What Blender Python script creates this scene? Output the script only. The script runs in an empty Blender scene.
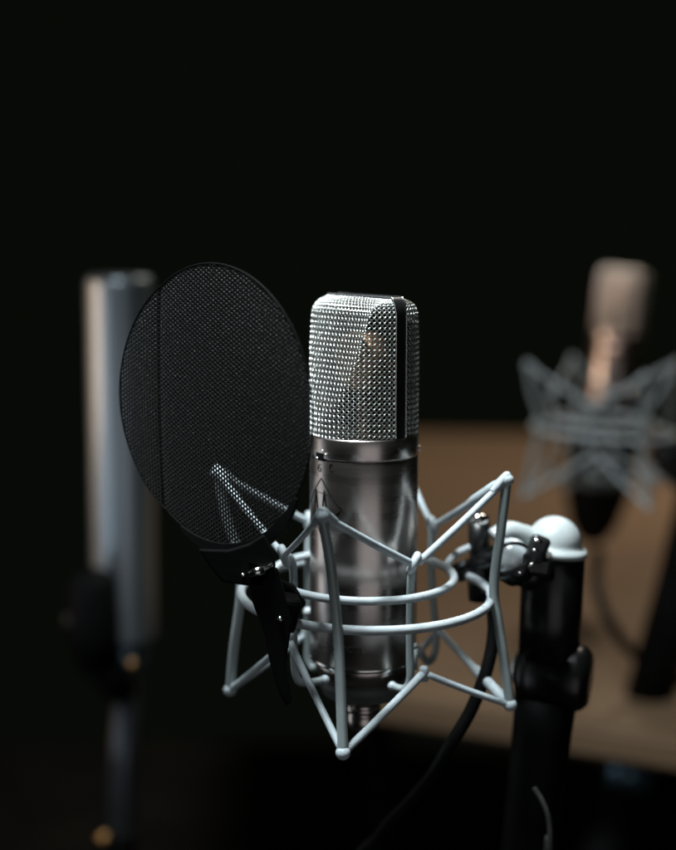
import bpy, bmesh, math, random
from mathutils import Vector, Matrix, Euler
R = math.radians
PI = math.pi
sc = bpy.context.scene
COL = sc.collection

# ------------------------------------------------------------------ camera
FPX = 50.0 / 24.0 * 676.0            # focal length measured in photo pixels
PITCH = R(8.5)
CAM = Vector((-0.0131, -0.7017, 0.1084))
cd = bpy.data.cameras.new('camera')
cam = bpy.data.objects.new('camera', cd); COL.objects.link(cam)
cam.location = CAM; cam.rotation_euler = (R(90) - PITCH, 0, 0)
cd.sensor_fit = 'HORIZONTAL'; cd.sensor_width = 24; cd.lens = 50
cd.clip_start = 0.02; cd.clip_end = 60
cd.dof.use_dof = True; cd.dof.focus_distance = 0.672; cd.dof.aperture_fstop = 2.5
cd.dof.aperture_blades = 0
sc.camera = cam

# ------------------------------------------------------------------ dim room air light
w = bpy.data.worlds.new('World'); sc.world = w; w.use_nodes = True
bg = w.node_tree.nodes['Background']
bg.inputs[0].default_value = (0.75, 1.0, 0.62, 1); bg.inputs[1].default_value = 0.0031
sc.view_settings.view_transform = 'Standard'; sc.view_settings.look = 'None'
sc.view_settings.exposure = 0; sc.view_settings.gamma = 1

def area(name, loc, target, sx, sy, radiance, color, spread=180):
    l = bpy.data.lights.new(name, 'AREA'); l.shape = 'RECTANGLE'; l.size = sx; l.size_y = sy
    l.energy = radiance * sx * sy * PI; l.color = color; l.spread = R(spread)
    o = bpy.data.objects.new(name, l); COL.objects.link(o)
    o.location = loc
    d = Vector(target) - Vector(loc)
    o.rotation_euler = d.to_track_quat('-Z', 'Y').to_euler()
    return o
area('key_softbox', (-0.17, -0.12, 0.74), (0.02, -0.01, 0), 0.20, 0.20, 30, (0.86, 0.96, 1.0), 76)
area('front_window', (0.27, -1.45, -0.42), (0, 0, -0.05), 1.15, 1.25, 0.46, (0.97, 0.97, 1.0))
area('side_window', (-1.25, 0.42, -0.22), (0, 0, 0), 0.30, 0.9, 0.55, (1.0, 0.82, 0.68))
area('tube_fill_light', (-0.62, 0.12, -0.12), (-0.2, 0.5, 0), 0.34, 0.6, 0.95, (0.76, 0.89, 1.0))  # added cool fill, gives the left tube its bright strip
area('table_fill_light', (0.8, 1.75, 1.6), (0.6, 1.5, -0.34), 0.5, 0.5, 17, (1.0, 0.90, 0.76), 120)  # added light above the tabletop to bring out the brown
area('back_mic_fill', (-0.74, 0.50, 0.16), (0.33, 0.84, 0.06), 0.40, 0.60, 0.38, (1.0, 0.70, 0.50), 40)  # added warm fill from the left for the background microphone
area('back_head_fill', (0.05, 0.30, 0.50), (0.33, 0.84, 0.12), 0.22, 0.22, 2.2, (1.0, 0.76, 0.64), 24)  # extra fill, added only to brighten the background grille
area('orange_fill', (-0.62, 0.62, -0.02), (0.27, 0.62, 0.0), 0.20, 0.8, 0.14, (1.0, 0.62, 0.36), 62)  # added orange fill for the warm left edges in the background

# ------------------------------------------------------------------ pixel -> place at a known depth
FW = Vector((0, math.cos(PITCH), -math.sin(PITCH)))
UP = Vector((0, math.sin(PITCH), math.cos(PITCH)))
def U(px, py, y):
    d = FW + Vector((1, 0, 0)) * ((px - 338) / FPX) + UP * ((425 - py) / FPX)
    return CAM + d * ((y - CAM.y) / d.y)

# ------------------------------------------------------------------ materials
def mat(name, base, metallic=0.0, rough=0.5, var=0.0, scale=40, bump=0.0, bscale=300,
        rvar=0.0, coat=0.0, stretch=(1, 1, 1), spec=0.5, aniso=0.0, dust=0.0):
    m = bpy.data.materials.new(name); m.use_nodes = True
    nt = m.node_tree; N = nt.nodes; L = nt.links
    p = N['Principled BSDF']
    p.inputs['Base Color'].default_value = (*base, 1)
    p.inputs['Metallic'].default_value = metallic
    p.inputs['Roughness'].default_value = rough
    p.inputs['Specular IOR Level'].default_value = spec
    p.inputs['Coat Weight'].default_value = coat
    p.inputs['Anisotropic'].default_value = aniso
    tc = N.new('ShaderNodeTexCoord'); mp = N.new('ShaderNodeMapping')
    mp.inputs['Scale'].default_value = stretch
    L.new(tc.outputs['Object'], mp.inputs[0])
    nz = N.new('ShaderNodeTexNoise'); nz.inputs['Scale'].default_value = scale
    nz.inputs['Detail'].default_value = 6; L.new(mp.outputs[0], nz.inputs['Vector'])
    if var > 0:
        r = N.new('ShaderNodeMapRange'); r.inputs['From Min'].default_value = 0.3; r.inputs['From Max'].default_value = 0.7
        r.inputs['To Min'].default_value = 1 - var; r.inputs['To Max'].default_value = 1 + var
        L.new(nz.outputs[0], r.inputs[0])
        mx = N.new('ShaderNodeVectorMath'); mx.operation = 'SCALE'
        mx.inputs[0].default_value = base; L.new(r.outputs[0], mx.inputs['Scale'])
        L.new(mx.outputs[0], p.inputs['Base Color'])
    if dust > 0:
        nd = N.new('ShaderNodeTexNoise'); nd.inputs['Scale'].default_value = 420; nd.inputs['Detail'].default_value = 3
        L.new(tc.outputs['Object'], nd.inputs['Vector'])
        rd = N.new('ShaderNodeMapRange'); rd.inputs['From Min'].default_value = 0.66; rd.inputs['From Max'].default_value = 0.72
        L.new(nd.outputs[0], rd.inputs[0])
        mm = N.new('ShaderNodeMix'); mm.data_type = 'RGBA'; L.new(rd.outputs[0], mm.inputs['Factor'])
        L.new(mx.outputs[0], mm.inputs['A']); mm.inputs['B'].default_value = (base[0] * (1 - dust), base[1] * (1 - dust), base[2] * (1 - dust), 1)
        L.new(mm.outputs['Result'], p.inputs['Base Color'])
    if rvar > 0:
        r2 = N.new('ShaderNodeMapRange'); r2.inputs['From Min'].default_value = 0.3; r2.inputs['From Max'].default_value = 0.7
        r2.inputs['To Min'].default_value = rough - rvar; r2.inputs['To Max'].default_value = rough + rvar
        L.new(nz.outputs[0], r2.inputs[0]); L.new(r2.outputs[0], p.inputs['Roughness'])
    if bump > 0:
        n2 = N.new('ShaderNodeTexNoise'); n2.inputs['Scale'].default_value = bscale
        n2.inputs['Detail'].default_value = 4; L.new(mp.outputs[0], n2.inputs['Vector'])
        b = N.new('ShaderNodeBump'); b.inputs['Strength'].default_value = bump
        b.inputs['Distance'].default_value = 0.0004
        L.new(n2.outputs[0], b.inputs['Height']); L.new(b.outputs[0], p.inputs['Normal'])
    return m

M = {}
M['nickel'] = mat('satin_nickel', (0.50, 0.445, 0.42), 1, 0.285, var=0.04, scale=14, bump=0.02, bscale=260, rvar=0.03, stretch=(1, 1, 9))
M['nickel_edge'] = mat('polished_nickel', (0.72, 0.70, 0.68), 1, 0.16, var=0.05, rvar=0.04)
M['wire'] = mat('grille_wire', (0.62, 0.63, 0.605), 1, 0.30, var=0.12, scale=220)
M['band'] = mat('black_band', (0.012, 0.012, 0.012), 0, 0.30, rvar=0.06)
M['gold'] = mat('gold_capsule', (0.14, 0.075, 0.035), 0.6, 0.5, var=0.1)
M['paint'] = mat('pale_grey_paint', (0.42, 0.465, 0.485), 0, 0.5, var=0.12, scale=90, bump=0.2, bscale=500, rvar=0.1, dust=0.6)
M['rod'] = mat('grey_rod', (0.42, 0.475, 0.50), 0, 0.55, var=0.13, scale=120, bump=0.25, bscale=600, rvar=0.08, dust=0.4)
M['post'] = mat('grey_post', (0.30, 0.345, 0.345), 0.2, 0.42, var=0.10, scale=80, bump=0.1, rvar=0.08)
M['black'] = mat('black_plastic', (0.004, 0.004, 0.004), 0, 0.32, spec=0.5, var=0.3, rvar=0.1, bump=0.1)
M['matte'] = mat('matt_black', (0.004, 0.004, 0.004), 0, 0.6, var=0.3, bump=0.2, spec=0.06)
M['rubber'] = mat('dark_rubber', (0.085, 0.10, 0.092), 0, 0.55, var=0.15, bump=0.1)
M['screen'] = mat('black_screen_metal', (0.005, 0.005, 0.0046), 0.15, 0.32, spec=0.5, var=0.15, scale=200)
M['chrome'] = mat('chrome', (0.75, 0.74, 0.72), 1, 0.14, var=0.05, rvar=0.05)
M['silver'] = mat('silver_ball', (0.55, 0.60, 0.62), 0.25, 0.28, var=0.05, rvar=0.05)
M['dome'] = mat('white_grey_cap', (0.42, 0.455, 0.455), 0, 0.38, var=0.05, scale=60, bump=0.08, dust=0.2, rvar=0.05)
M['engrave'] = mat('dark_engraving', (0.008, 0.007, 0.007), 0, 0.8, spec=0.1)
M['steelblue'] = mat('blued_steel_tube', (0.36, 0.41, 0.45), 0.85, 0.36, var=0.05, rvar=0.05, stretch=(1, 1, 0.1))
M['darksteel'] = mat('dark_steel', (0.10, 0.11, 0.125), 0.9, 0.36, var=0.05)
M['bluering'] = mat('blue_ring', (0.10, 0.17, 0.22), 0.7, 0.3)
M['brass'] = mat('brass', (0.80, 0.42, 0.16), 1, 0.28)
M['cable'] = mat('black_cable', (0.004, 0.004, 0.004), 0, 0.6, spec=0.12, var=0.1, bump=0.1)
M['greycable'] = mat('grey_cable', (0.07, 0.07, 0.066), 0, 0.5)
M['backdrop'] = mat('black_cloth', (0.012, 0.013, 0.011), 0, 0.95, var=0.2, scale=4, spec=0.1)
M['floor'] = mat('black_floor', (0.012, 0.012, 0.011), 0, 0.8, var=0.3, scale=8, spec=0.1)

def wood():
    m = bpy.data.materials.new('brown_wood'); m.use_nodes = True
    nt = m.node_tree; N = nt.nodes; L = nt.links; p = N['Principled BSDF']
    tc = N.new('ShaderNodeTexCoord'); mp = N.new('ShaderNodeMapping'); mp.inputs['Scale'].default_value = (1.2, 9, 9)
    L.new(tc.outputs['Object'], mp.inputs[0])
    nz = N.new('ShaderNodeTexNoise'); nz.inputs['Scale'].default_value = 3.0; nz.inputs['Detail'].default_value = 8
    nz.inputs['Distortion'].default_value = 0.6; L.new(mp.outputs[0], nz.inputs['Vector'])
    cr = N.new('ShaderNodeValToRGB')
    cr.color_ramp.elements[0].position = 0.3; cr.color_ramp.elements[0].color = (0.150, 0.095, 0.055, 1)
    cr.color_ramp.elements[1].position = 0.72; cr.color_ramp.elements[1].color = (0.165, 0.106, 0.063, 1)
    L.new(nz.outputs[0], cr.inputs[0]); L.new(cr.outputs[0], p.inputs['Base Color'])
    p.inputs['Roughness'].default_value = 0.62; p.inputs['Specular IOR Level'].default_value = 0.2
    return m
M['wood'] = wood()

# ------------------------------------------------------------------ mesh helpers
class MB:
    """collects shapes, then links them as one mesh object"""
    def __init__(s): s.v = []; s.f = []; s.sm = []
    def add(s, vs, fs, smooth=True):
        o = len(s.v); s.v += [tuple(v) for v in vs]
        s.f += [tuple(i + o for i in f) for f in fs]; s.sm += [smooth] * len(fs)
        return s
    def tube(s, pts, r, n=12, cap=True, closed=False, up=None):
        pts = [Vector(p) for p in pts]; k = len(pts)
        rr = r if isinstance(r, (list, tuple)) else [r] * k
        vs = []; fs = []; nrm = None
        for i, p in enumerate(pts):
            a = pts[(i - 1) % k] if (closed or i > 0) else p
            b = pts[(i + 1) % k] if (closed or i < k - 1) else p
            t = (b - a).normalized()
            if nrm is None:
                nrm = Vector(up) if up is not None else (Vector((0, 0, 1)) if abs(t.z) < 0.9 else Vector((1, 0, 0)))
            nrm = (nrm - t * nrm.dot(t)).normalized(); bi = t.cross(nrm)
            for j in range(n):
                q = 2 * PI * j / n
                vs.append(p + (nrm * math.cos(q) + bi * math.sin(q)) * rr[i])
        last = k if closed else k - 1
        for i in range(last):
            for j in range(n):
                A = i * n + j; B = i * n + (j + 1) % n; i2 = (i + 1) % k
                fs.append((A, B, i2 * n + (j + 1) % n, i2 * n + j))
        if cap and not closed:
            fs.append(tuple(range(n - 1, -1, -1))); fs.append(tuple((k - 1) * n + j for j in range(n)))
        return s.add(vs, fs)
    def lathe(s, prof, n=64, M4=None):
        """prof: (radius, z) from bottom to top, about z"""
        vs = []; fs = []
        for (r, z) in prof:
            for j in range(n):
                q = 2 * PI * j / n; v = Vector((r * math.cos(q), r * math.sin(q), z))
                vs.append(M4 @ v if M4 else v)
        for i in range(len(prof) - 1):
            for j in range(n):
                fs.append((i * n + j, i * n + (j + 1) % n, (i + 1) * n + (j + 1) % n, (i + 1) * n + j))
        return s.add(vs, fs)
    def box(s, c, sx, sy, sz, rot=None, bev=0.0006):
        bm = bmesh.new(); bmesh.ops.create_cube(bm, size=1)
        for v in bm.verts: v.co = Vector((v.co.x * sx, v.co.y * sy, v.co.z * sz))
        if bev: bmesh.ops.bevel(bm, geom=bm.edges[:], offset=bev, segments=2, affect='EDGES', profile=0.5)
        mt = Matrix.Translation(Vector(c)) @ ((rot.to_matrix().to_4x4()) if rot else Matrix())
        bm.verts.index_update()
        s.add([mt @ v.co for v in bm.verts], [tuple(v.index for v in f.verts) for f in bm.faces], False); bm.free()
        return s
    def ball(s, c, r, n=24, sc3=(1, 1, 1), rot=None):
        mt = Matrix.Translation(Vector(c)) @ (rot.to_matrix().to_4x4() if rot else Matrix()) @ Matrix.Diagonal((*sc3, 1))
        prof = [(r * math.sin(PI * i / n) + 1e-6, -r * math.cos(PI * i / n)) for i in range(n + 1)]
        return s.lathe(prof, n + 8, mt)
    def build(s, name, m, parent=None):
        me = bpy.data.meshes.new(name); me.from_pydata(s.v, [], s.f); me.update()
        me.polygons.foreach_set('use_smooth', s.sm); me.materials.append(m)
        o = bpy.data.objects.new(name, me); COL.objects.link(o)
        if parent: o.parent = parent; o.matrix_parent_inverse = Matrix.Translation(-parent.location)
        return o

def axis_mat(p, d):
    """matrix taking +z to direction d, origin at p"""
    return Matrix.Translation(Vector(p)) @ Vector(d).to_track_quat('Z', 'Y').to_matrix().to_4x4()

def smooth(pts, k=8, closed=False):
    pts = [Vector(p) for p in pts]; n = len(pts); out = []
    def g(i): return pts[i % n] if closed else pts[max(0, min(n - 1, i))]
    for i in range(n if closed else n - 1):
        p0, p1, p2, p3 = g(i - 1), g(i), g(i + 1), g(i + 2)
        for j in range(k):
            t = j / k
            out.append(0.5 * ((2 * p1) + (p2 - p0) * t + (2 * p0 - 5 * p1 + 4 * p2 - p3) * t * t + (3 * p1 - p0 - 3 * p2 + p3) * t ** 3))
    if not closed: out.append(pts[-1])
    return out

def thing(name, label, cat, loc=(0, 0, 0), group=None):
    o = bpy.data.objects.new(name, None); COL.objects.link(o); o.empty_display_size = 0.02
    o.location = loc; o['label'] = label; o['category'] = cat
    if group: o['group'] = group
    return o
def tag(o, label, cat, group=None):
    o['label'] = label; o['category'] = cat
    if group: o['group'] = group
    return o
def children(o): return [c for c in bpy.data.objects if c.parent == o]
def copy_tree(o, parent=None):
    ch = children(o); c = o.copy(); COL.objects.link(c)
    if parent: c.parent = parent
    for x in ch: copy_tree(x, c)
    return c

# ------------------------------------------------------------------ the setting
FLOOR_Z = -1.05
def sheet(name, pts, m):
    me = bpy.data.meshes.new(name); me.from_pydata(pts, [], [(0, 1, 2, 3)]); me.materials.append(m)
    o = bpy.data.objects.new(name, me); COL.objects.link(o); o['kind'] = 'structure'; return o
sheet('floor', [(-6, -4, FLOOR_Z), (6, -4, FLOOR_Z), (6, 2.3, FLOOR_Z), (-6, 2.3, FLOOR_Z)], M['floor'])

# ------------------------------------------------------------------ the main microphone
RAD = 0.0274
A_AX = Vector((math.sin(R(40)), -math.cos(R(40)), 0))      # along the band, towards the right of the camera
N_AX = Vector((-math.sin(R(50)), -math.cos(R(50)), 0))     # address side of the capsule
ZV = Vector((0, 0, 1))
ZTOP = 0.0688
# profile of the grille's side plane: (b = distance from the axis along N, z)
PR = [(RAD, 0.0), (RAD, 0.005), (RAD, 0.010)] + [(0.0264 - 0.0099 * i / 9, 0.0150 + 0.0440 * i / 9) for i in range(10)] + [(0.0156, 0.0620), (0.0134, 0.0644), (0.0105, 0.0661), (0.0070, 0.0673), (0.0034, 0.0681)]
PS = smooth([Vector((a, b, 0)) for a, b in PR], 12)
PL = [0.0]
for i in range(1, len(PS)): PL.append(PL[-1] + (PS[i] - PS[i - 1]).length)
VMAX = PL[-1]
def prof(v):
    v = max(0, min(VMAX - 1e-7, v))
    lo, hi = 0, len(PL) - 1
    while hi - lo > 1:
        m = (lo + hi) // 2
        if PL[m] <= v: lo = m
        else: hi = m
    t = (v - PL[lo]) / (PL[hi] - PL[lo]); p = PS[lo].lerp(PS[hi], t)
    return p.x, p.y
def kround(z):
    z0 = ZTOP - 0.0105
    if z <= z0: return 1.0
    q = min(1, (z - z0) / 0.0105)
    return 1 - 0.20 * (1 - math.sqrt(max(0, 1 - q * q)))
def head(th, v, side=1):
    b, z = prof(v); k = kround(z)
    bb = RAD * math.sin(th) * k
    e = 0.0016                                    # soft minimum of the cylinder and the side plane
    h = max(0, min(1, 0.5 + 0.5 * (bb - b) / e)); m = bb * (1 - h) + b * h - e * h * (1 - h) * 0.5
    return A_AX * (RAD * math.cos(th) * k) + N_AX * (m * side) + ZV * z
BW = 0.0033
def weave_grille():
    mb = MB(); NW = 64; P = 2 * PI * RAD / NW; wr = 0.00030; amp = 0.00033; step = P / 8
    for side in (1, -1):
        for fam in (1, -1):
            for i in range(-38, 72):
                run = []; v = 0.0
                def flush(run):
                    if len(run) > 4: mb.tube(run, wr, 6, cap=False)
                while v <= VMAX:
                    x = i * P + fam * v
                    th = x / RAD
                    ok = 0.02 < th < PI - 0.02
                    if ok:
                        p = head(th, v, side)
                        ok = p.dot(N_AX) * side > BW - 0.0006
                    if ok:
                        e = 0.0002
                        du = head(th + e / RAD, v, side) - head(th - e / RAD, v, side)
                        dv = head(th, min(VMAX, v + e), side) - head(th, max(0, v - e), side)
                        n = du.cross(dv)
                        if n.length < 1e-12: n = ZV.copy()
                        n.normalize()
                        if n.dot(Vector((p.x, p.y, 0.008))) < 0: n = -n
                        run.append(p + n * (fam * amp * math.cos(PI * 2 * v / P)) - n * 0.0005)
                    else:
                        flush(run); run = []
                    v += step
                flush(run)
    return mb
def band_path(off=0.0):
    pts = []
    r = RAD + off
    zc = 0.0085; zt = ZTOP + off
    pts.append(A_AX * r + ZV * 0.0)
    for i in range(1, 12): pts.append(A_AX * r + ZV * ((zt - zc) * i / 12))
    for i in range(0, 11):
        q = PI / 2 * i / 10
        pts.append(A_AX * (r - 0.0045 + 0.0045 * math.cos(q)) + ZV * (zt - zc + zc * math.sin(q)))
    top = [A_AX * ((r - 0.0045) * (1 - 2 * i / 12)) + ZV * zt for i in range(1, 12)]
    other = [Vector((-p.x, -p.y, p.z)) for p in reversed(pts)]
    return pts + top + other
def ribbon(mb, path, hw, th, lateral, curve=True):
    vs = []; fs = []; k = len(path)
    for i, p in enumerate(path):
        a = path[max(0, i - 1)]; b = path[min(k - 1, i + 1)]; t = (b - a).normalized(); n = t.cross(lateral).normalized()
        if n.dot(p - ZV * 0.03) < 0: n = -n
        sag = hw * hw / (2 * RAD) * (1 - abs(n.z)) if curve else 0
        for (l, d) in ((-hw, -th - sag), (-hw, -sag), (-hw * 0.5, -sag * 0.25), (0, 0), (hw * 0.5, -sag * 0.25), (hw, -sag), (hw, -th - sag)):
            vs.append(p + lateral * l + n * d)
    for i in range(k - 1):
        for j in range(6): fs.append((i * 7 + j, i * 7 + j + 1, (i + 1) * 7 + j + 1, (i + 1) * 7 + j))
        fs.append((i * 7 + 6, i * 7, (i + 1) * 7, (i + 1) * 7 + 6))
    mb.add(vs, fs, False)

def cyl(s, z, r):                     # point on the body: s = arc length right of the camera-facing line
    a = s / r
    return Vector((math.sin(a) * r, -math.cos(a) * r, z))

def build_microphone():
    root = thing('condenser_microphone', 'sharp satin nickel studio microphone with bright woven grille, held upright in the front cradle', 'microphone', (0, 0, 0), 'studio microphones')
    ZB = -0.1165
    p = [(RAD * 0.90, ZB - 0.0012), (RAD - 0.0006, ZB), (RAD, ZB + 0.0008), (RAD, -0.0118), (RAD - 0.0003, -0.0112), (RAD - 0.0008, -0.0109)]
    MB().lathe(p, 160).build('body', M['nickel'], root)
    MB().lathe([(RAD - 0.0008, -0.0109), (RAD + 0.0001, -0.0106), (RAD + 0.0003, -0.0101), (RAD + 0.0003, -0.0010), (RAD, -0.0003), (RAD - 0.0012, 0.0), (RAD - 0.003, 0.0002), (0.001, 0.0002)], 160).build('collar', M['nickel'], root)
    tp = [(0.0150, ZB - 0.0185), (0.0222, ZB - 0.0175), (0.0226, ZB - 0.0168)]
    MB().lathe([(0.0215, ZB - 0.0110), (0.0222, ZB - 0.0106), (0.0243, ZB - 0.0055), (0.0256, ZB - 0.0022), (RAD * 0.90 + 0.0006, ZB - 0.0010)], 128).build('tapered_foot', M['nickel'], root)
    MB().lathe([(RAD - 0.0004, ZB - 0.0014), (RAD + 0.0002, ZB - 0.0006), (RAD + 0.0002, ZB + 0.0003), (RAD - 0.0001, ZB + 0.0009)], 128).build('foot_ring', M['nickel_edge'], root)
    g = weave_grille().build('grille', M['wire'], root)
    ln = MB(); vs = []; fs = []; na, nv = 28, 30
    for i in range(na + 1):
        for j in range(nv + 1):
            q = head(PI * (0.04 + 0.92 * i / na), VMAX * 0.93 * j / nv, -1); vs.append(Vector((q.x * 0.93, q.y * 0.93, q.z - 0.0015 * j / nv)))
    for i in range(na):
        for j in range(nv): fs.append((i * (nv + 1) + j, (i + 1) * (nv + 1) + j, (i + 1) * (nv + 1) + j + 1, i * (nv + 1) + j + 1))
    ln.add(vs, fs).build('shade_liner', M['matte'], root)  # matt black sheet added to darken the inside of the grille
    mb = MB(); ribbon(mb, band_path(0.0), 0.0030, 0.0010, N_AX); mb.build('grille_band', M['band'], root)
    mb = MB()
    for sgn in (1, -1):
        pth = [q + N_AX * (sgn * 0.0033) - Vector((q.x, q.y, 0)).normalized() * 0.0002 for q in band_path(0.0002)]
        mb.tube(pth, 0.00028, 8)
    mb.build('band_edge', M['nickel_edge'], root)
    cap = MB(); m4 = axis_mat(Vector((0, 0, 0.036)) + N_AX * 0.001, N_AX)
    cap.lathe([(0.0001, -0.006), (0.0135, -0.006), (0.0150, -0.005), (0.0150, 0.005), (0.0135, 0.006), (0.0125, 0.0052), (0.0001, 0.0052)], 64, m4)
    cap.tube([Vector((0, 0, 0)), Vector((0, 0, 0.022))], 0.004, 16)
    cap.build('capsule', M['gold'], root)
    # switches in a dark recess on the address side
    def tilt(az): return Euler((0, 0, R(az)))
    az = -54
    def cp(a, z, r): return Vector((math.sin(R(a)) * r, -math.cos(R(a)) * r, z))
    rec = MB().box(cp(-53, -0.0098, RAD - 0.0003), 0.0064, 0.0014, 0.0042, tilt(-53), 0.0004).build('switch_recess', M['matte'], root)
    MB().ball(cp(-57, -0.0108, RAD + 0.0006), 0.00085, 12).build('switch_lever', M['chrome'], rec)
    rec2 = MB().box(cp(-37, -0.0086, RAD - 0.0004), 0.0030, 0.0012, 0.0030, tilt(-37), 0.0004).build('switch_recess', M['matte'], root)
    MB().ball(cp(-43.0, -0.0082, RAD + 0.0006), 0.0008, 12).build('switch_lever', M['chrome'], rec2)
    MB().ball(cp(-48, -0.0066, RAD + 0.0004), 0.0006, 12).build('switch_lever', M['chrome'], rec2)
    sm = MB(); sm.lathe([(0.0012, -0.001), (0.0013, 0.0008), (0.0009, 0.0012), (0.0002, 0.0012)], 16, axis_mat(cp(88, -0.0082, RAD), cp(88, 0, 1))).build('grub_screw', M['chrome'], root)
    # writing and emblem, engraved strokes following the cylinder
    mk = MB()
    def stroke(pts, rr=0.00028):
        P = smooth([cyl(a, b, RAD + 0.00002) for a, b in pts], 5); mk.tube(P, rr, 6)
    def loop(cx, cz, rx, rz, a0=0, a1=360, n=14):
        stroke([(cx + rx * math.cos(R(a0 + (a1 - a0) * i / n)), cz + rz * math.sin(R(a0 + (a1 - a0) * i / n))) for i in range(n + 1)])
    S6 = -0.0258
    loop(S6, -0.0162, 0.0011, 0.0010)                                  # the 6 under the switch
    stroke([(S6 - 0.0011, -0.0162), (S6 - 0.0012, -0.0150), (S6 - 0.0004, -0.0140), (S6 + 0.0009, -0.0138)])
    loop(-0.0174, -0.0142, 0.0012, 0.0017, 60, 300)
    mk.build('switch_marking', M['engrave'], root); mk = MB()
    loop(0 - 0.0068, -0.1055, 0.0010, 0.0014)
    stroke([(-0.0100, -0.1070), (-0.0100, -0.1041), (-0.0082, -0.1070), (-0.0082, -0.1041)])
    stroke([(-0.0052, -0.1041), (-0.0036, -0.1041), (-0.0046, -0.1070)])
    stroke([(-0.0018, -0.1041), (-0.0018, -0.1070), (-0.0004, -0.1070)])
    mk.build('model_writing', M['engrave'], root)
    mk = MB(); C0 = -0.0245
    def line(a, b, rr=0.00034): mk.tube([cyl(a[0] + (b[0] - a[0]) * i / 8, a[1] + (b[1] - a[1]) * i / 8, RAD + 0.00002) for i in range(9)], rr, 6)
    zt, zc, zb = -0.0205, -0.0345, -0.0485
    line((C0, zt), (C0 + 0.0125, zc)); line((C0 + 0.0125, zc), (C0, zb)); line((C0, zb), (C0 - 0.0125, zc)); line((C0 - 0.0125, zc), (C0, zt), 0.0003)
    line((C0 - 0.006, -0.0275), (C0 + 0.0055, -0.0285), 0.0002)
    for k, (x0, x1) in enumerate(((-0.0045, -0.0068), (-0.0045, -0.0018), (0.0022, 0.0000), (0.0022, 0.0050))):
        line((C0 + x0, -0.0265), (C0 + x1, -0.0440), 0.00045)
    line((C0 - 0.0058, -0.0375), (C0 + 0.004, -0.0385), 0.00025)
    mk.build('emblem', M['engrave'], root)
    # cable plug below
    MB().lathe([(0.0070, ZB - 0.0390), (0.0084, ZB - 0.0375), (0.0086, ZB - 0.0310), (0.0078, ZB - 0.0302), (0.0092, ZB - 0.0295), (0.0092, ZB - 0.0270), (0.0082, ZB - 0.0262), (0.0094, ZB - 0.0250), (0.0094, ZB - 0.0150)], 48).build('cable_plug', M['nickel'], root)
    MB().ball(Vector((-0.0058, -0.0082, ZB - 0.0256)), 0.0013, 12).build('plug_latch', M['chrome'], root)
    # flat black rubber boot around the foot
    return root
mic = build_microphone()

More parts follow.
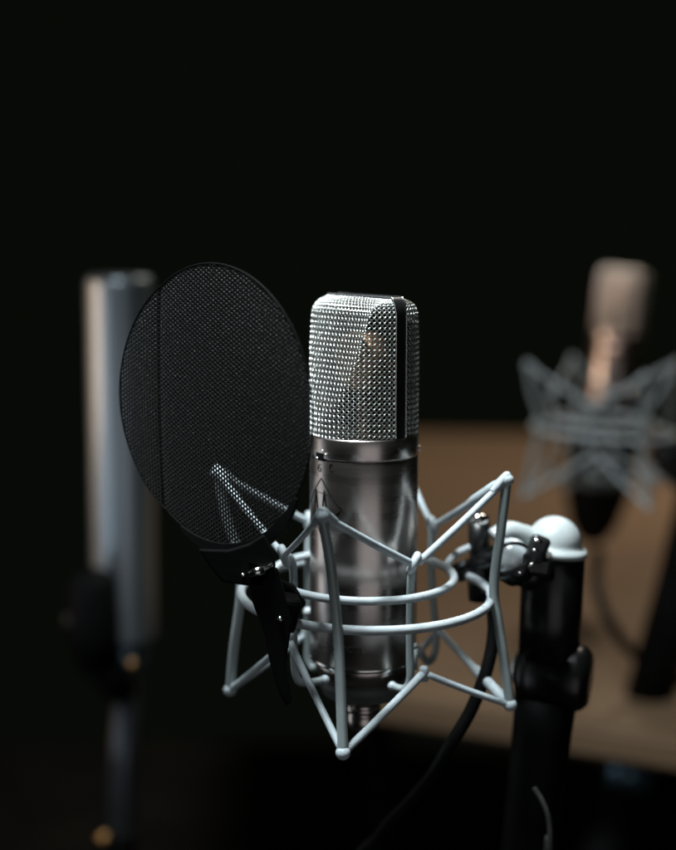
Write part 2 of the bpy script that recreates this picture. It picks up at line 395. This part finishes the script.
# ------------------------------------------------------------------ the shock mount (cradle)
def fit_ring(front, left, right, yc):
    return None
def build_mount():
    root = thing('shock_mount', 'sharp pale grey wire cradle of two hoops and zigzag rods round the front microphone', 'shock mount', (0, 0, 0), 'wire microphone cradles')
    RO, RI = 0.0640, 0.0465
    CO = U(366, 592, 0); CI = U(363, 575, 0)
    tiltO = Vector((0.015, -0.02, 1)).normalized()
    def ring(c, r, a0=0, a1=360, n=120, notch=None):
        pts = []
        for i in range(n):
            q = R(a0 + (a1 - a0) * i / (n if a1 - a0 == 360 else n - 1))
            v = Vector((r * math.sin(q), -r * math.cos(q), 0))
            v.z = -(v.x * tiltO.x + v.y * tiltO.y)
            pts.append(c + v)
        return pts
    MB().tube(ring(CO, RO, -206, 129), 0.0023, 16).build('outer_hoop', M['paint'], root)   # open where the bracket takes it
    MB().tube(ring(CI, RI), 0.0021, 16, closed=True).build('inner_hoop', M['paint'], root)
    # outer posts, bowed in at the middle where the hoop carries them: top, middle, bottom (px, py, depth)
    posts = [
        [(322, 516, -.074), (330, 560, -.070), (336, 612, -.0665), (339, 650, -.067), (341, 700, -.071), (343, 753, -.076)],
        [(507, 480, -.018), (501, 530, -.017), (494, 586, -.015), (498, 620, -.016), (504, 660, -.018), (510, 705, -.021)],
        [(400, 456, .074), (402, 500, .070), (405, 550, .066), (404, 600, .068), (403, 640, .072), (402, 672, .075)],
        [(217, 473, .018), (227, 520, .016), (240, 560, .013), (240, 600, .014), (234, 645, .017), (230, 690, .020)],
    ]
    T = []; B = []
    for i, ps in enumerate(posts):
        pts = smooth([U(*q) for q in ps], 8)
        MB().tube(pts, 0.0025, 14).build('post', M['post'], root)
        T.append(U(*ps[0])); B.append(U(*ps[-1]))
        tip = MB()
        d = (pts[0] - pts[3]).normalized()
        tip.ball(pts[0], 0.0034, 16, (1, 1, 0.95)); tip.build('post_cap', M['rod'], root)
        tip = MB(); tip.ball(pts[-1], 0.0035, 16, (1, 1, 0.95)); tip.build('post_cap', M['rod'], root)
    # inner posts with the hooks that carry the microphone
    inner = [
        [(284, 556, -.030), (292, 562, -.027), (294, 600, -.025), (294, 655, -.025), (297, 678, -.026), (306, 683, -.026), (325, 680, -.022)],
        [(414, 563, -.030), (411, 580, -.031), (410, 620, -.031), (410, 660, -.031), (410, 680, -.031), (404, 689, -.029), (392, 686, -.024)],
        [(432, 526, .036), (431, 560, .034), (433, 600, .033), (436, 635, .034), (434, 655, .033), (427, 662, .030), (420, 650, .026)],
        [(309, 522, .042), (308, 560, .038), (308, 600, .036), (308, 640, .036), (308, 660, .036), (314, 668, .034), (322, 664, .026)],
    ]
    V = []
    for q in inner:
        pts = smooth([U(*a) for a in q], 8)
        MB().tube(pts, 0.0020, 12).build('hook_post', M['post'], root)
        V.append(U(*q[0]))
        MB().ball(pts[-1], 0.0024, 12).build('hook_tip', M['paint'], root)
    # eyelets at the low corners of the upper zigzag
    for i, (v, d) in enumerate(zip(V, ((1, 0.2, 0.3), (1, -0.1, -0.45), (1, 0.3, 0.2), (1, 0.2, 0)))):
        m4 = axis_mat(v, d); pts = [m4 @ Vector((0.0036 * math.cos(2 * PI * k / 20), 0.0042 * math.sin(2 * PI * k / 20), 0)) for k in range(20)]
        MB().tube(pts, 0.0020, 10, closed=True).build('eyelet', M['paint'], root)
    # lower corner studs
    Wp = [(289, 640, -.034), (424, 674, -.036), (438, 629, .034), (306, 634, .040)]
    W = [U(*q) for q in Wp]
    for i, v in enumerate(W):
        MB().tube([v - ZV * 0.0035, v + ZV * 0.0030, v + ZV * 0.0038], [0.0022, 0.0023, 0.0017], 14).build('stud', M['rod'], root)
    # the zigzag of rods, each a little bent where it wraps its end
    def rod(a, b, r0=0.0017, r1=0.0017, sag=0.0006, sleeve=None, seed=0):
        rnd = random.Random(seed); a = Vector(a); b = Vector(b); L = (b - a).length
        n = 14; pts = []; rr = []
        for i in range(n + 1):
            t = i / n
            p = a.lerp(b, t); p.z -= sag * 4 * t * (1 - t); pts.append(p)
            r = r0 + (r1 - r0) * t
            if sleeve and sleeve[0] < t < sleeve[1]: r *= 1.45
            rr.append(r)
        mb = MB(); mb.tube(pts, rr, 12); mb.build('suspension_rod', M['rod'], root)
    Pf, Pr, Pb, Pl = T
    V1, V2, V3, V4 = V
    up = ZV * 0.0006
    rod(Pf + up, V1 + Vector((0.0, -0.0035, 0.001)), .0017, .0014, seed=1)
    rod(Pf + up, V2 + Vector((-0.001, -0.002, 0)), .0018, .0020, seed=2)
    rod(V2 + Vector((0.002, 0, 0)), Pr + up, .0020, .0018, seed=3)
    rod(V3 + Vector((0.001, 0, 0)), Pr + up, .0018, .0022, sleeve=(0.5, 0.9), seed=4)
    rod(V3, Pb + up, seed=5)
    rod(V4, Pb + up, seed=6)
    rod(V4, Pl + up, seed=7)
    rod(V1, Pl + up, seed=8)
    for P0, a, b in ((Pf, V1, V2), (Pr, V2, V3), (Pb, V3, V4), (Pl, V4, V1)):
        MB().tube(smooth([P0 + (a - P0).normalized() * .010 + up, P0 + (a - P0).normalized() * .005 + ZV * .0014, P0 + ZV * .0024, P0 + (b - P0).normalized() * .005 + ZV * .0014, P0 + (b - P0).normalized() * .010 + up], 5), [0.0017, 0.0018, 0.0019, 0.0020] + [0.0021] * 13 + [0.0020, 0.0019, 0.0018, 0.0017], 12).build('rod_loop', M['rod'], root)
    Bf, Br, Bb, Bl = B
    W1, W2, W3, W4 = W
    rod(W1, Bf, .0018, .0018, seed=9); rod(W2 + Vector((-.001, -.001, 0)), Bf, .0021, .0019, seed=10)
    rod(W2 + Vector((.001, 0, 0)), Br, .0017, .0017, seed=11)
    rod(W3, Br, .0020, .0020, sleeve=(0.55, 0.97), seed=12)
    rod(W3, Bb, seed=13); rod(W4, Bb, seed=14); rod(W4, Bl, .0017, .0017, seed=15); rod(W1, Bl, .0018, .0018, seed=16)
    # little ball stud at the rear left, and the rubber ring that grips the microphone's foot
    q = U(308, 612, 0.020)
    MB().ball(q, 0.0026, 16).tube([q, q - ZV * 0.006 + Vector((0.001, 0, 0))], 0.0016, 10).build('ball_stud', M['paint'], root)
    q = U(415, 646, -.031)
    MB().ball(q, 0.0017, 12).tube([q, q - ZV * 0.012], 0.0014, 10).build('tension_pin', M['post'], root)
    zb = -0.1165
    MB().lathe([(0.0150, zb - 0.0200), (0.0205, zb - 0.0198), (0.0212, zb - 0.0190), (0.0216, zb - 0.0165), (0.0226, zb - 0.0160), (0.0226, zb - 0.0112), (0.0215, zb - 0.0106)], 96).build('rubber_ring', M['rubber'], root)
    # black bracket, clamp post and yoke on the right
    k = MB()
    a = U(479, 522, .034); b = U(480, 600, .034); c = U(486, 650, .010)
    k.tube([a, a.lerp(b, .35), a.lerp(b, .40), a.lerp(b, .75), b], [0.0058, 0.0058, 0.0052, 0.0066, 0.0062], 24)
    k.build('clamp_post', M['black'], root)
    kn = MB(); m4 = axis_mat(U(479, 521, .034), (0.1, 0, 1))
    kn.lathe([(0.0052, -0.002), (0.0054, 0.0), (0.0050, 0.0030), (0.0036, 0.0042), (0.0002, 0.0044)], 24, m4).build('clamp_screw', M['chrome'], root)
    br = MB(); br.box(U(471, 568, .038), 0.020, 0.012, 0.0085, Euler((0, R(-18), R(10))), 0.002)
    br.build('bracket', M['black'], root)
    MB().ball(U(462, 563, .031), 0.0018, 12).build('bracket_pin', M['paint'], root)
    MB().tube(smooth([U(446, 566, .022), U(453, 557, .028), U(462, 551, .031), U(474, 546, .034)], 6), 0.0020, 12).build('bracket_arm', M['paint'], root)
    ar = MB()
    ar.tube(smooth([U(482, 560, .034), U(495, 558, .026), U(508, 556, .014)], 6), 0.0068, 20)
    ar.build('pivot_arm', M['black'], root)
    return root
mount = build_mount()

# ------------------------------------------------------------------ pop filter
def build_filter():
    root = thing('pop_filter', 'round black perforated metal pop filter clipped to the left of the front cradle', 'pop filter', (0, 0, 0))
    C0 = U(214, 405, -.040)
    azn = R(-41.6)
    n = Vector((math.sin(azn), -math.cos(azn), 0)); t = Vector((math.cos(azn), math.sin(azn), 0))
    RF = 0.0668; UF = -0.036; phi = R(8)
    t2 = t * math.cos(phi) - n * math.sin(phi)
    def S(u, v, h=0.0):
        # sheet gently bowed, with one soft fold near its left side
        q = UF - u
        if q <= -0.003: p = t * (u * 0.955)
        else:
            k = max(0.0, q); e = 0.003
            if q < e: p = t * (u * 0.955) - n * (math.tan(phi) * (q + e) ** 2 / (4 * e))
            else: p = t * (UF * 0.955) - t2 * (q * 0.97)
        bow = 0.0022 * (1 - (u * u + v * v) / (RF * RF))
        return C0 + p + ZV * v + n * (bow + h)
    P = 0.00214; rc = P / math.sqrt(3); rh = rc * 0.53
    mb = MB(); vs = []; fs = []
    idx = {}
    def vert(u, v, h):
        key = (round(u * 2e5), round(v * 2e5), round(h * 1e6))
        if key not in idx: idx[key] = len(vs); vs.append(S(u, v, h))
        return idx[key]
    rows = int(RF / (rc * 1.5)) + 2
    for j in range(-rows, rows + 1):
        for i in range(-int(RF / P) - 2, int(RF / P) + 3):
            cv = (i + (0.5 if j % 2 else 0)) * P; cu = j * rc * 1.5
            if math.hypot(cu, cv) > RF - 0.0004: continue
            o = []; a = []; bk = []; md = []
            for k in range(6):
                q = R(60 * k)
                def cl(uu, vv):
                    d = math.hypot(uu, vv)
                    return (uu * RF / d, vv * RF / d) if d > RF else (uu, vv)
                ou, ov = cl(cu + rc * math.cos(q), cv + rc * math.sin(q))
                hu, hv = cl(cu + rh * math.cos(q), cv + rh * math.sin(q))
                o.append(vert(ou, ov, 0.00040)); a.append(vert(hu, hv, 0.0)); bk.append(vert(hu, hv, -0.0003))
                q2 = R(30 + 60 * k); mu, mv = cl(cu + P / 2 * math.cos(q2), cv + P / 2 * math.sin(q2)); md.append(vert(mu, mv, 0.00008))
            for k in range(6):
                k2 = (k + 1) % 6
                fs.append((o[k], md[k], a[k])); fs.append((md[k], a[k2], a[k])); fs.append((md[k], o[k2], a[k2])); fs.append((a[k], a[k2], bk[k2], bk[k]))
    mb.add(vs, fs, True); mb.build('mesh_screen', M['screen'], root)
    rim = [S(RF * math.cos(2 * PI * k / 160), RF * math.sin(2 * PI * k / 160)) for k in range(160)]
    MB().tube(rim, 0.00045, 10, closed=True).build('rim', M['matte'], root)
    # black holder that follows the lower edge and runs to the clamp
    pth = []
    hb = MB(); vs = []; fs = []; K = 40
    for k in range(K + 1):
        q = R(248 + (326 - 248) * k / K)
        wdt = 0.0015 + 0.0050 * math.sin(PI * min(1, k / K * 1.0)) ** 0.7
        pi_ = S((RF - 0.0002) * math.cos(q), (RF - 0.0002) * math.sin(q)); 
        po = S((RF + wdt) * math.cos(q), (RF + wdt) * math.sin(q))
        for (pp, h) in ((pi_, -.0012), (po, -.0012), (po, .0012), (pi_, .0012)): vs.append(pp + n * h)
    for k in range(K):
        for j in range(4): fs.append((k * 4 + j, k * 4 + (j + 1) % 4, (k + 1) * 4 + (j + 1) % 4, (k + 1) * 4 + j))
    fs += [(3, 2, 1, 0), (K * 4, K * 4 + 1, K * 4 + 2, K * 4 + 3)]
    hb.add(vs, fs, False).build('rim_holder', M['matte'], root)
    arm = MB()
    yA = -0.062
    def slab(pts, y0, y1):
        k = len(pts); A = [U(x, y, y0) for x, y in pts]; B = [U(x, y, y1) for x, y in pts]
        bm = bmesh.new(); va = [bm.verts.new(p) for p in A]; vb = [bm.verts.new(p) for p in B]
        bm.faces.new(va); bm.faces.new(list(reversed(vb)))
        for i in range(k): bm.faces.new((va[i], vb[i], vb[(i + 1) % k], va[(i + 1) % k]))
        bmesh.ops.recalc_face_normals(bm, faces=bm.faces[:])
        bmesh.ops.bevel(bm, geom=bm.edges[:], offset=0.0010, segments=2, affect='EDGES', profile=0.5)
        bm.verts.index_update()
        out = ([v.co.copy() for v in bm.verts], [tuple(v.index for v in f.verts) for f in bm.faces]); bm.free(); return out
    arm.add(*slab([(198, 549), (228, 550), (248, 544), (264, 534), (272, 548), (276, 566), (262, 588), (222, 582), (206, 562)], -.070, -.056), False)
    arm.build('holder_arm', M['matte'], root)
    cl = MB()
    cl.add(*slab([(246, 560), (278, 568), (284, 590), (292, 622), (286, 664), (289, 684), (292, 702), (286, 706), (279, 694), (272, 672), (262, 628), (250, 596)], -.070, -.052), False)
    cl.build('clamp', M['matte'], root)
    c2 = MB(); c2.box(U(284, 612, -.060), 0.013, 0.012, 0.017, Euler((R(10), R(12), R(15))), 0.0022)
    c2.tube([U(276, 584, -.050), U(290, 590, -.040), U(300, 604, -.032)], 0.0032, 14)
    c2.build('clamp_jaw', M['matte'], root)
    sc_ = MB()
    c = U(258, 572, -.071)
    sc_.tube([c + Vector((-0.0042, 0, -0.001)), c + Vector((0.0030, 0, 0.0012))], [0.0020, 0.0024], 12)
    sc_.tube([c + Vector((0.0030, 0, 0.0012)), c + Vector((0.0068, 0.001, 0.0034))], 0.0010, 8)
    sc_.tube([c + Vector((-0.0060, 0, -0.0005)), c + Vector((0.0055, -0.001, 0.0030))], 0.0006, 8)
    sc_.build('clamp_screw', M['chrome'], root)
    for (x, y) in ((280, 619), (243, 575)):  # chrome beads put on the clamp as small glints
        MB().ball(U(x, y, -.0705), 0.0009 if x != 280 else 0.0014, 10).build('chrome_glint', M['chrome'], root)
    return root
build_filter()

# ------------------------------------------------------------------ stand on the right
def build_stand():
    root = thing('microphone_stand', 'sharp black stand with a white domed cap, carrying the front cradle', 'stand', (0, 0, 0), 'microphone stands')
    Y = .030
    sc_ = (Y - CAM.y) * 1.0 / FPX                       # metres per photo pixel, about
    top = U(554, 545, Y); mid = U(549, 655, Y)
    ax = (top - mid).normalized()
    m4 = axis_mat(top, ax + Vector((0.10, 0, 0)))
    rp = 27.5 * sc_
    dm = [(rp * 1.26, -0.0040), (rp * 1.27, -0.0020), (rp * 1.20, -0.0004), (rp * 1.05, 0.0002)]
    dm += [(rp * math.cos(PI / 2 * i / 14) + 1e-5, 0.0015 + rp * 0.98 * math.sin(PI / 2 * i / 14)) for i in range(15)]
    MB().lathe([(0.001, -0.0045)] + dm, 64, m4).build('domed_cap', M['dome'], root)
    tube = MB(); rt = 32 * sc_
    a = top - ax * 0.0035
    tube.tube([a, a - ax * 0.004, a - ax * 0.034, mid], [rt * .86, rt, rt * 1.0, rt * 1.0], 48)
    tube.build('upper_tube', M['black'], root)
    # wide swivel knob lying across the stand
    kc = U(552, 674, Y)
    kx = Vector((1, -0.35, -0.05)).normalized()
    m5 = axis_mat(kc, kx); rk = 34 * sc_
    MB().lathe([(0.001, -38 * sc_), (rk * .5, -38 * sc_), (rk * .60, -35 * sc_), (rk * .80, -34 * sc_), (rk * .98, -27 * sc_), (rk, -24 * sc_), (rk, -23 * sc_), (rk * .95, -22 * sc_), (rk * 1.02, -21 * sc_), (rk * 1.02, 26 * sc_), (rk * .97, 33 * sc_), (rk * .80, 39 * sc_), (rk * .4, 41 * sc_), (0.001, 41 * sc_)], 56, m5).build('swivel_knob', M['black'], root)
    MB().lathe([(0.0001, -41 * sc_), (rk * .36, -41 * sc_), (rk * .42, -39.5 * sc_), (rk * .44, -36 * sc_)], 32, m5).build('knob_badge', M['silver'], root)
    low = U(528, 860, Y); p0 = U(546, 695, Y)
    d = (low - p0).normalized(); foot = p0 + d * ((FLOOR_Z + 0.012 - p0.z) / d.z)
    MB().tube([p0, p0.lerp(foot, .02), p0.lerp(foot, .2), foot], [33 * sc_, 31 * sc_, 28 * sc_, 26 * sc_], 40).build('lower_tube', M['matte'], root)
    MB().lathe([(0.13, 0.0), (0.13, 0.008), (0.122, 0.012), (0.02, 0.018), (0.001, 0.018)], 64, Matrix.Translation((foot.x, foot.y, FLOOR_Z + 0.001))).build('round_base', M['matte'], root)
    # silver ball joint with its strap and the black clip
    bc = U(511, 557, .006)
    MB().ball(bc, 0.0098, 28).build('ball_joint', M['silver'], root)
    col = MB().tube(smooth([U(494, 538, .024), U(508, 531, .026), U(522, 534, .028), U(536, 538, .030)], 6), [0.0052] * 19, 18)
    col.build('joint_neck', M['dome'], root)
    st = MB(); m6 = axis_mat(bc, Vector((0.12, -0.9, -0.42)).normalized())
    st.tube([m6 @ Vector((0.0101 * math.cos(2 * PI * k / 40), 0.0101 * math.sin(2 * PI * k / 40), 0.0012)) for k in range(40)], 0.0009, 8, closed=True)
    st.build('joint_strap', M['black'], root)
    MB().lathe([(0.0001, -0.013), (0.0092, -0.012), (0.0112, -0.0075), (0.0114, -0.0030), (0.0106, -0.0022)], 40, axis_mat(bc, Vector((-0.55, -0.2, 0.9)).normalized())).build('joint_socket', M['black'], root)
    cl = MB()
    cl.box(U(537, 549, .004), 0.010, 0.016, 0.014, Euler((R(-15), R(22), R(-10))), 0.0022)
    cl.box(U(533, 562, .006), 0.020, 0.018, 0.012, Euler((0, R(8), R(-5))), 0.003)
    cl.tube([U(510, 568, .010), U(528, 572, .010), U(545, 566, .014)], [0.007, 0.010, 0.009], 20)
    cl.build('joint_lever', M['black'], root)
    for (x, y, l, a) in ((538, 541, .0042, -20), (535, 550.5, .0026, -15), (531, 565, .0036, 48), (520, 573, .0012, 60)):  # short chrome pins standing in for glints on the black clip
        c = U(x, y, -.006); v = Vector((math.cos(R(a)), 0, math.sin(R(a)))) * l * .5
        MB().tube([c - v, c + v], 0.0008, 8).build('chrome_glint', M['chrome'], root)
    return root
stand = build_stand()

# ------------------------------------------------------------------ cables
c = MB().tube(smooth([U(487, 590, .004), U(493, 612, .004), U(493, 640, .002), U(485, 675, -.002), U(470, 712, -.006), U(452, 742, -.008), U(432, 775, 0), U(408, 803, .01), U(380, 835, .02), U(350, 900, .05), U(335, 1200, .05), Vector((0.02, 0.06, FLOOR_Z + .008)), Vector((-0.4, 0.3, FLOOR_Z + .008))], 12), 0.0034, 14)
tag(c.build('microphone_cable', M['cable'], None), 'thick black cable curving down behind the front cradle', 'cable')
c = MB().tube(smooth([U(534, 788, -.01), U(543, 803, -.012), U(549, 822, -.012), U(550, 850, -.01), U(546, 900, 0), Vector((0.11, 0.0, -0.6)), Vector((0.13, 0, FLOOR_Z + .004))], 12), 0.0014, 10)
tag(c.build('thin_cable', M['greycable'], None), 'thin grey cable curling at the foot of the black stand', 'cable')

# ------------------------------------------------------------------ brown table behind
TZ = -0.335
def build_table():
    A = U(392, 431, 0); 
    def onz(px, py, z):
        d = FW + Vector((1, 0, 0)) * ((px - 338) / FPX) + UP * ((425 - py) / FPX)
        return CAM + d * ((z - CAM.z) / d.z)
    p = [onz(352, 431, TZ), onz(352, 690, TZ), onz(690, 742, TZ), onz(960, 782, TZ), onz(960, 440, TZ)]
    root = thing('wooden_table', 'brown wooden tabletop behind the microphones', 'table', (p[1].x + .1, p[1].y + .3, FLOOR_Z))
    bm = bmesh.new(); va = [bm.verts.new(q) for q in p]; vb = [bm.verts.new(q - ZV * 0.03) for q in p]; k = len(p)
    bm.faces.new(va); bm.faces.new(list(reversed(vb)))
    for i in range(k): bm.faces.new((va[i], vb[i], vb[(i + 1) % k], va[(i + 1) % k]))
    bmesh.ops.recalc_face_normals(bm, faces=bm.faces[:])
    bmesh.ops.bevel(bm, geom=bm.edges[:], offset=0.005, segments=3, affect='EDGES'); bm.verts.index_update()
    mb = MB(); mb.add([v.co.copy() for v in bm.verts], [tuple(v.index for v in f.verts) for f in bm.faces], False); bm.free()
    mb.build('tabletop', M['wood'], root)
    cen = sum(p, Vector()) / len(p)
    for q in (p[0], p[1].lerp(p[0], .45), p[3], p[4]):
        c = q.lerp(cen, 0.10)
        MB().box((c.x, c.y, (TZ - .032 + FLOOR_Z) / 2), .05, .05, TZ - .032 - FLOOR_Z, None, .004).build('leg', M['matte'], root)
build_table()

# ------------------------------------------------------------------ second microphone and cradle, out of focus behind on the right
SH = U(600, 430, .50)
def place(root, label, loc, rot):
    c = copy_tree(root); c['label'] = label; c.location = loc; c.rotation_euler = rot; return c
M2R = Euler((R(-1), R(5.5), R(-4)))
mic2 = place(mic, 'blurred second microphone with a tan lit grille, leaning in the background on the right', U(617, 331, .84), M2R)
place(mount, 'blurred wire cradle holding the background microphone on the right', U(608, 339, .57), Euler((0, R(2), R(30))))
MB().lathe([(0.001, -0.240), (0.014, -0.236), (0.026, -0.218), (0.036, -0.180), (0.041, -0.13), (0.040, -0.080), (0.0280, -0.076)], 48).build('black_sleeve', M['matte'], None).parent = mic2

def build_back_stand():
    Y = .56
    root = thing('microphone_stand', 'blurred black stand slanting down beside the background microphone on the right', 'stand', U(640, 700, Y), 'microphone stands')
    s = (Y - CAM.y) / FPX
    MB().tube([U(708, 480, Y), U(684, 580, Y), U(644, 715, Y)], [.024, .024, .022], 24).build('upper_tube', M['matte'], root)
    a = U(644, 715, Y); b = U(616, 815, Y); d = (b - a).normalized(); foot = a + d * ((FLOOR_Z + .03 - a.z) / d.z)
    MB().tube([a, a.lerp(foot, .3), foot], [.026, .022, .020], 24).build('lower_tube', M['matte'], root)
    MB().lathe([(0.12, 0.0), (0.12, 0.008), (0.11, 0.014), (0.02, 0.03), (0.001, 0.03)], 48, Matrix.Translation((foot.x, foot.y, FLOOR_Z + .001))).build('round_base', M['matte'], root)
    MB().ball(U(668, 455, Y - .02), .017, 20).tube([U(668, 455, Y - .02), U(704, 500, Y)], .014, 16).build('ball_joint', M['black'], root)
    MB().tube([U(608, 768, Y - .06), U(648, 776, Y - .06)], [.013, .015], 20).build('clamp_knob', M['bluering'], root)
build_back_stand()
c = MB().tube(smooth([U(599, 550, .62), U(597, 582, .60), U(608, 618, .53), U(632, 652, .55), U(662, 672, .58), U(700, 690, .6), U(760, 770, .6), Vector((0.50, 0.6, -0.8)), Vector((0.55, 0.62, FLOOR_Z + .008))], 12), 0.0052, 14)
tag(c.build('microphone_cable', M['cable'], None), 'blurred dark cable hanging in a curve below the background microphone', 'cable')

# ------------------------------------------------------------------ silver tube on the left, out of focus
def build_left():
    Y = .50; s = (Y - CAM.y) / FPX
    root = thing('tall_microphone', 'blurred tall silver cylinder microphone standing behind the pop filter on the left', 'microphone', U(120, 650, Y))
    a = U(119, 276, Y); b = U(125, 640, Y); rr = 32.8 * s
    ax = (a - b).normalized(); m4 = axis_mat(b, ax); L = (a - b).length
    MB().lathe([(rr * .6, 0), (rr * .96, 0.002), (rr, 0.006), (rr, L - .006), (rr * .96, L - .001), (rr * .9, L), (rr * .001, L)], 64, m4).build('body', M['steelblue'], root)
    MB().lathe([(rr * .66, -.022), (rr * .70, -.020), (rr * .70, -.004), (rr * .62, -.0005)], 48, m4).build('blue_ring', M['bluering'], root)
    MB().ball(U(132, 664, Y - .022), .0042, 12).build('brass_glint', M['brass'], root)  # brass ball standing in for a gold glint on the ring
    st = thing('microphone_stand', 'blurred slim silver stand column under the tall cylinder microphone on the left', 'stand', U(122, 690, Y), 'microphone stands')
    p0 = U(127, 668, Y); p1 = U(119, 860, Y); d = (p1 - p0).normalized(); foot = p0 + d * ((FLOOR_Z + .02 - p0.z) / d.z)
    MB().tube([p0 + d * .012, p0.lerp(foot, .12), foot], [.0105, .0125, .013], 32).build('column', M['darksteel'], st)
    MB().lathe([(0.12, 0.0), (0.12, 0.008), (0.11, 0.014), (0.02, 0.02), (0.001, 0.02)], 48, Matrix.Translation((foot.x, foot.y, FLOOR_Z + .001))).build('round_base', M['matte'], st)
    q = U(118, 838, Y); MB().lathe([(.0135, -.010), (.0175, -.009), (.0180, .009), (.0140, .010)], 40, axis_mat(q, d)).build('collar', M['matte'], st)
    MB().ball(U(104, 838, Y - .012), .006, 12).build('brass_glint', M['brass'], st)  # orange glint on the column, made as a small brass ball
    cl = thing('microphone_clip', 'blurred black clip gripping the lower end of the tall silver microphone', 'clip', U(95, 640, Y - .04))
    mb = MB(); mb.tube([U(93, 571, Y - .055), U(93, 580, Y - .055), U(94, 630, Y - .055), U(99, 665, Y - .05)], [.012, .020, .021, .017], 28)
    mb.build('grip', M['matte'], cl)
    MB().tube([U(98, 660, Y - .05), U(122, 690, Y - .005)], [.016, .014], 20).build('arm', M['matte'], cl)
    MB().tube([U(66, 618, Y - .05), U(92, 622, Y - .05)], [.011, .011], 20).build('thumb_screw', M['black'], cl)
build_left()
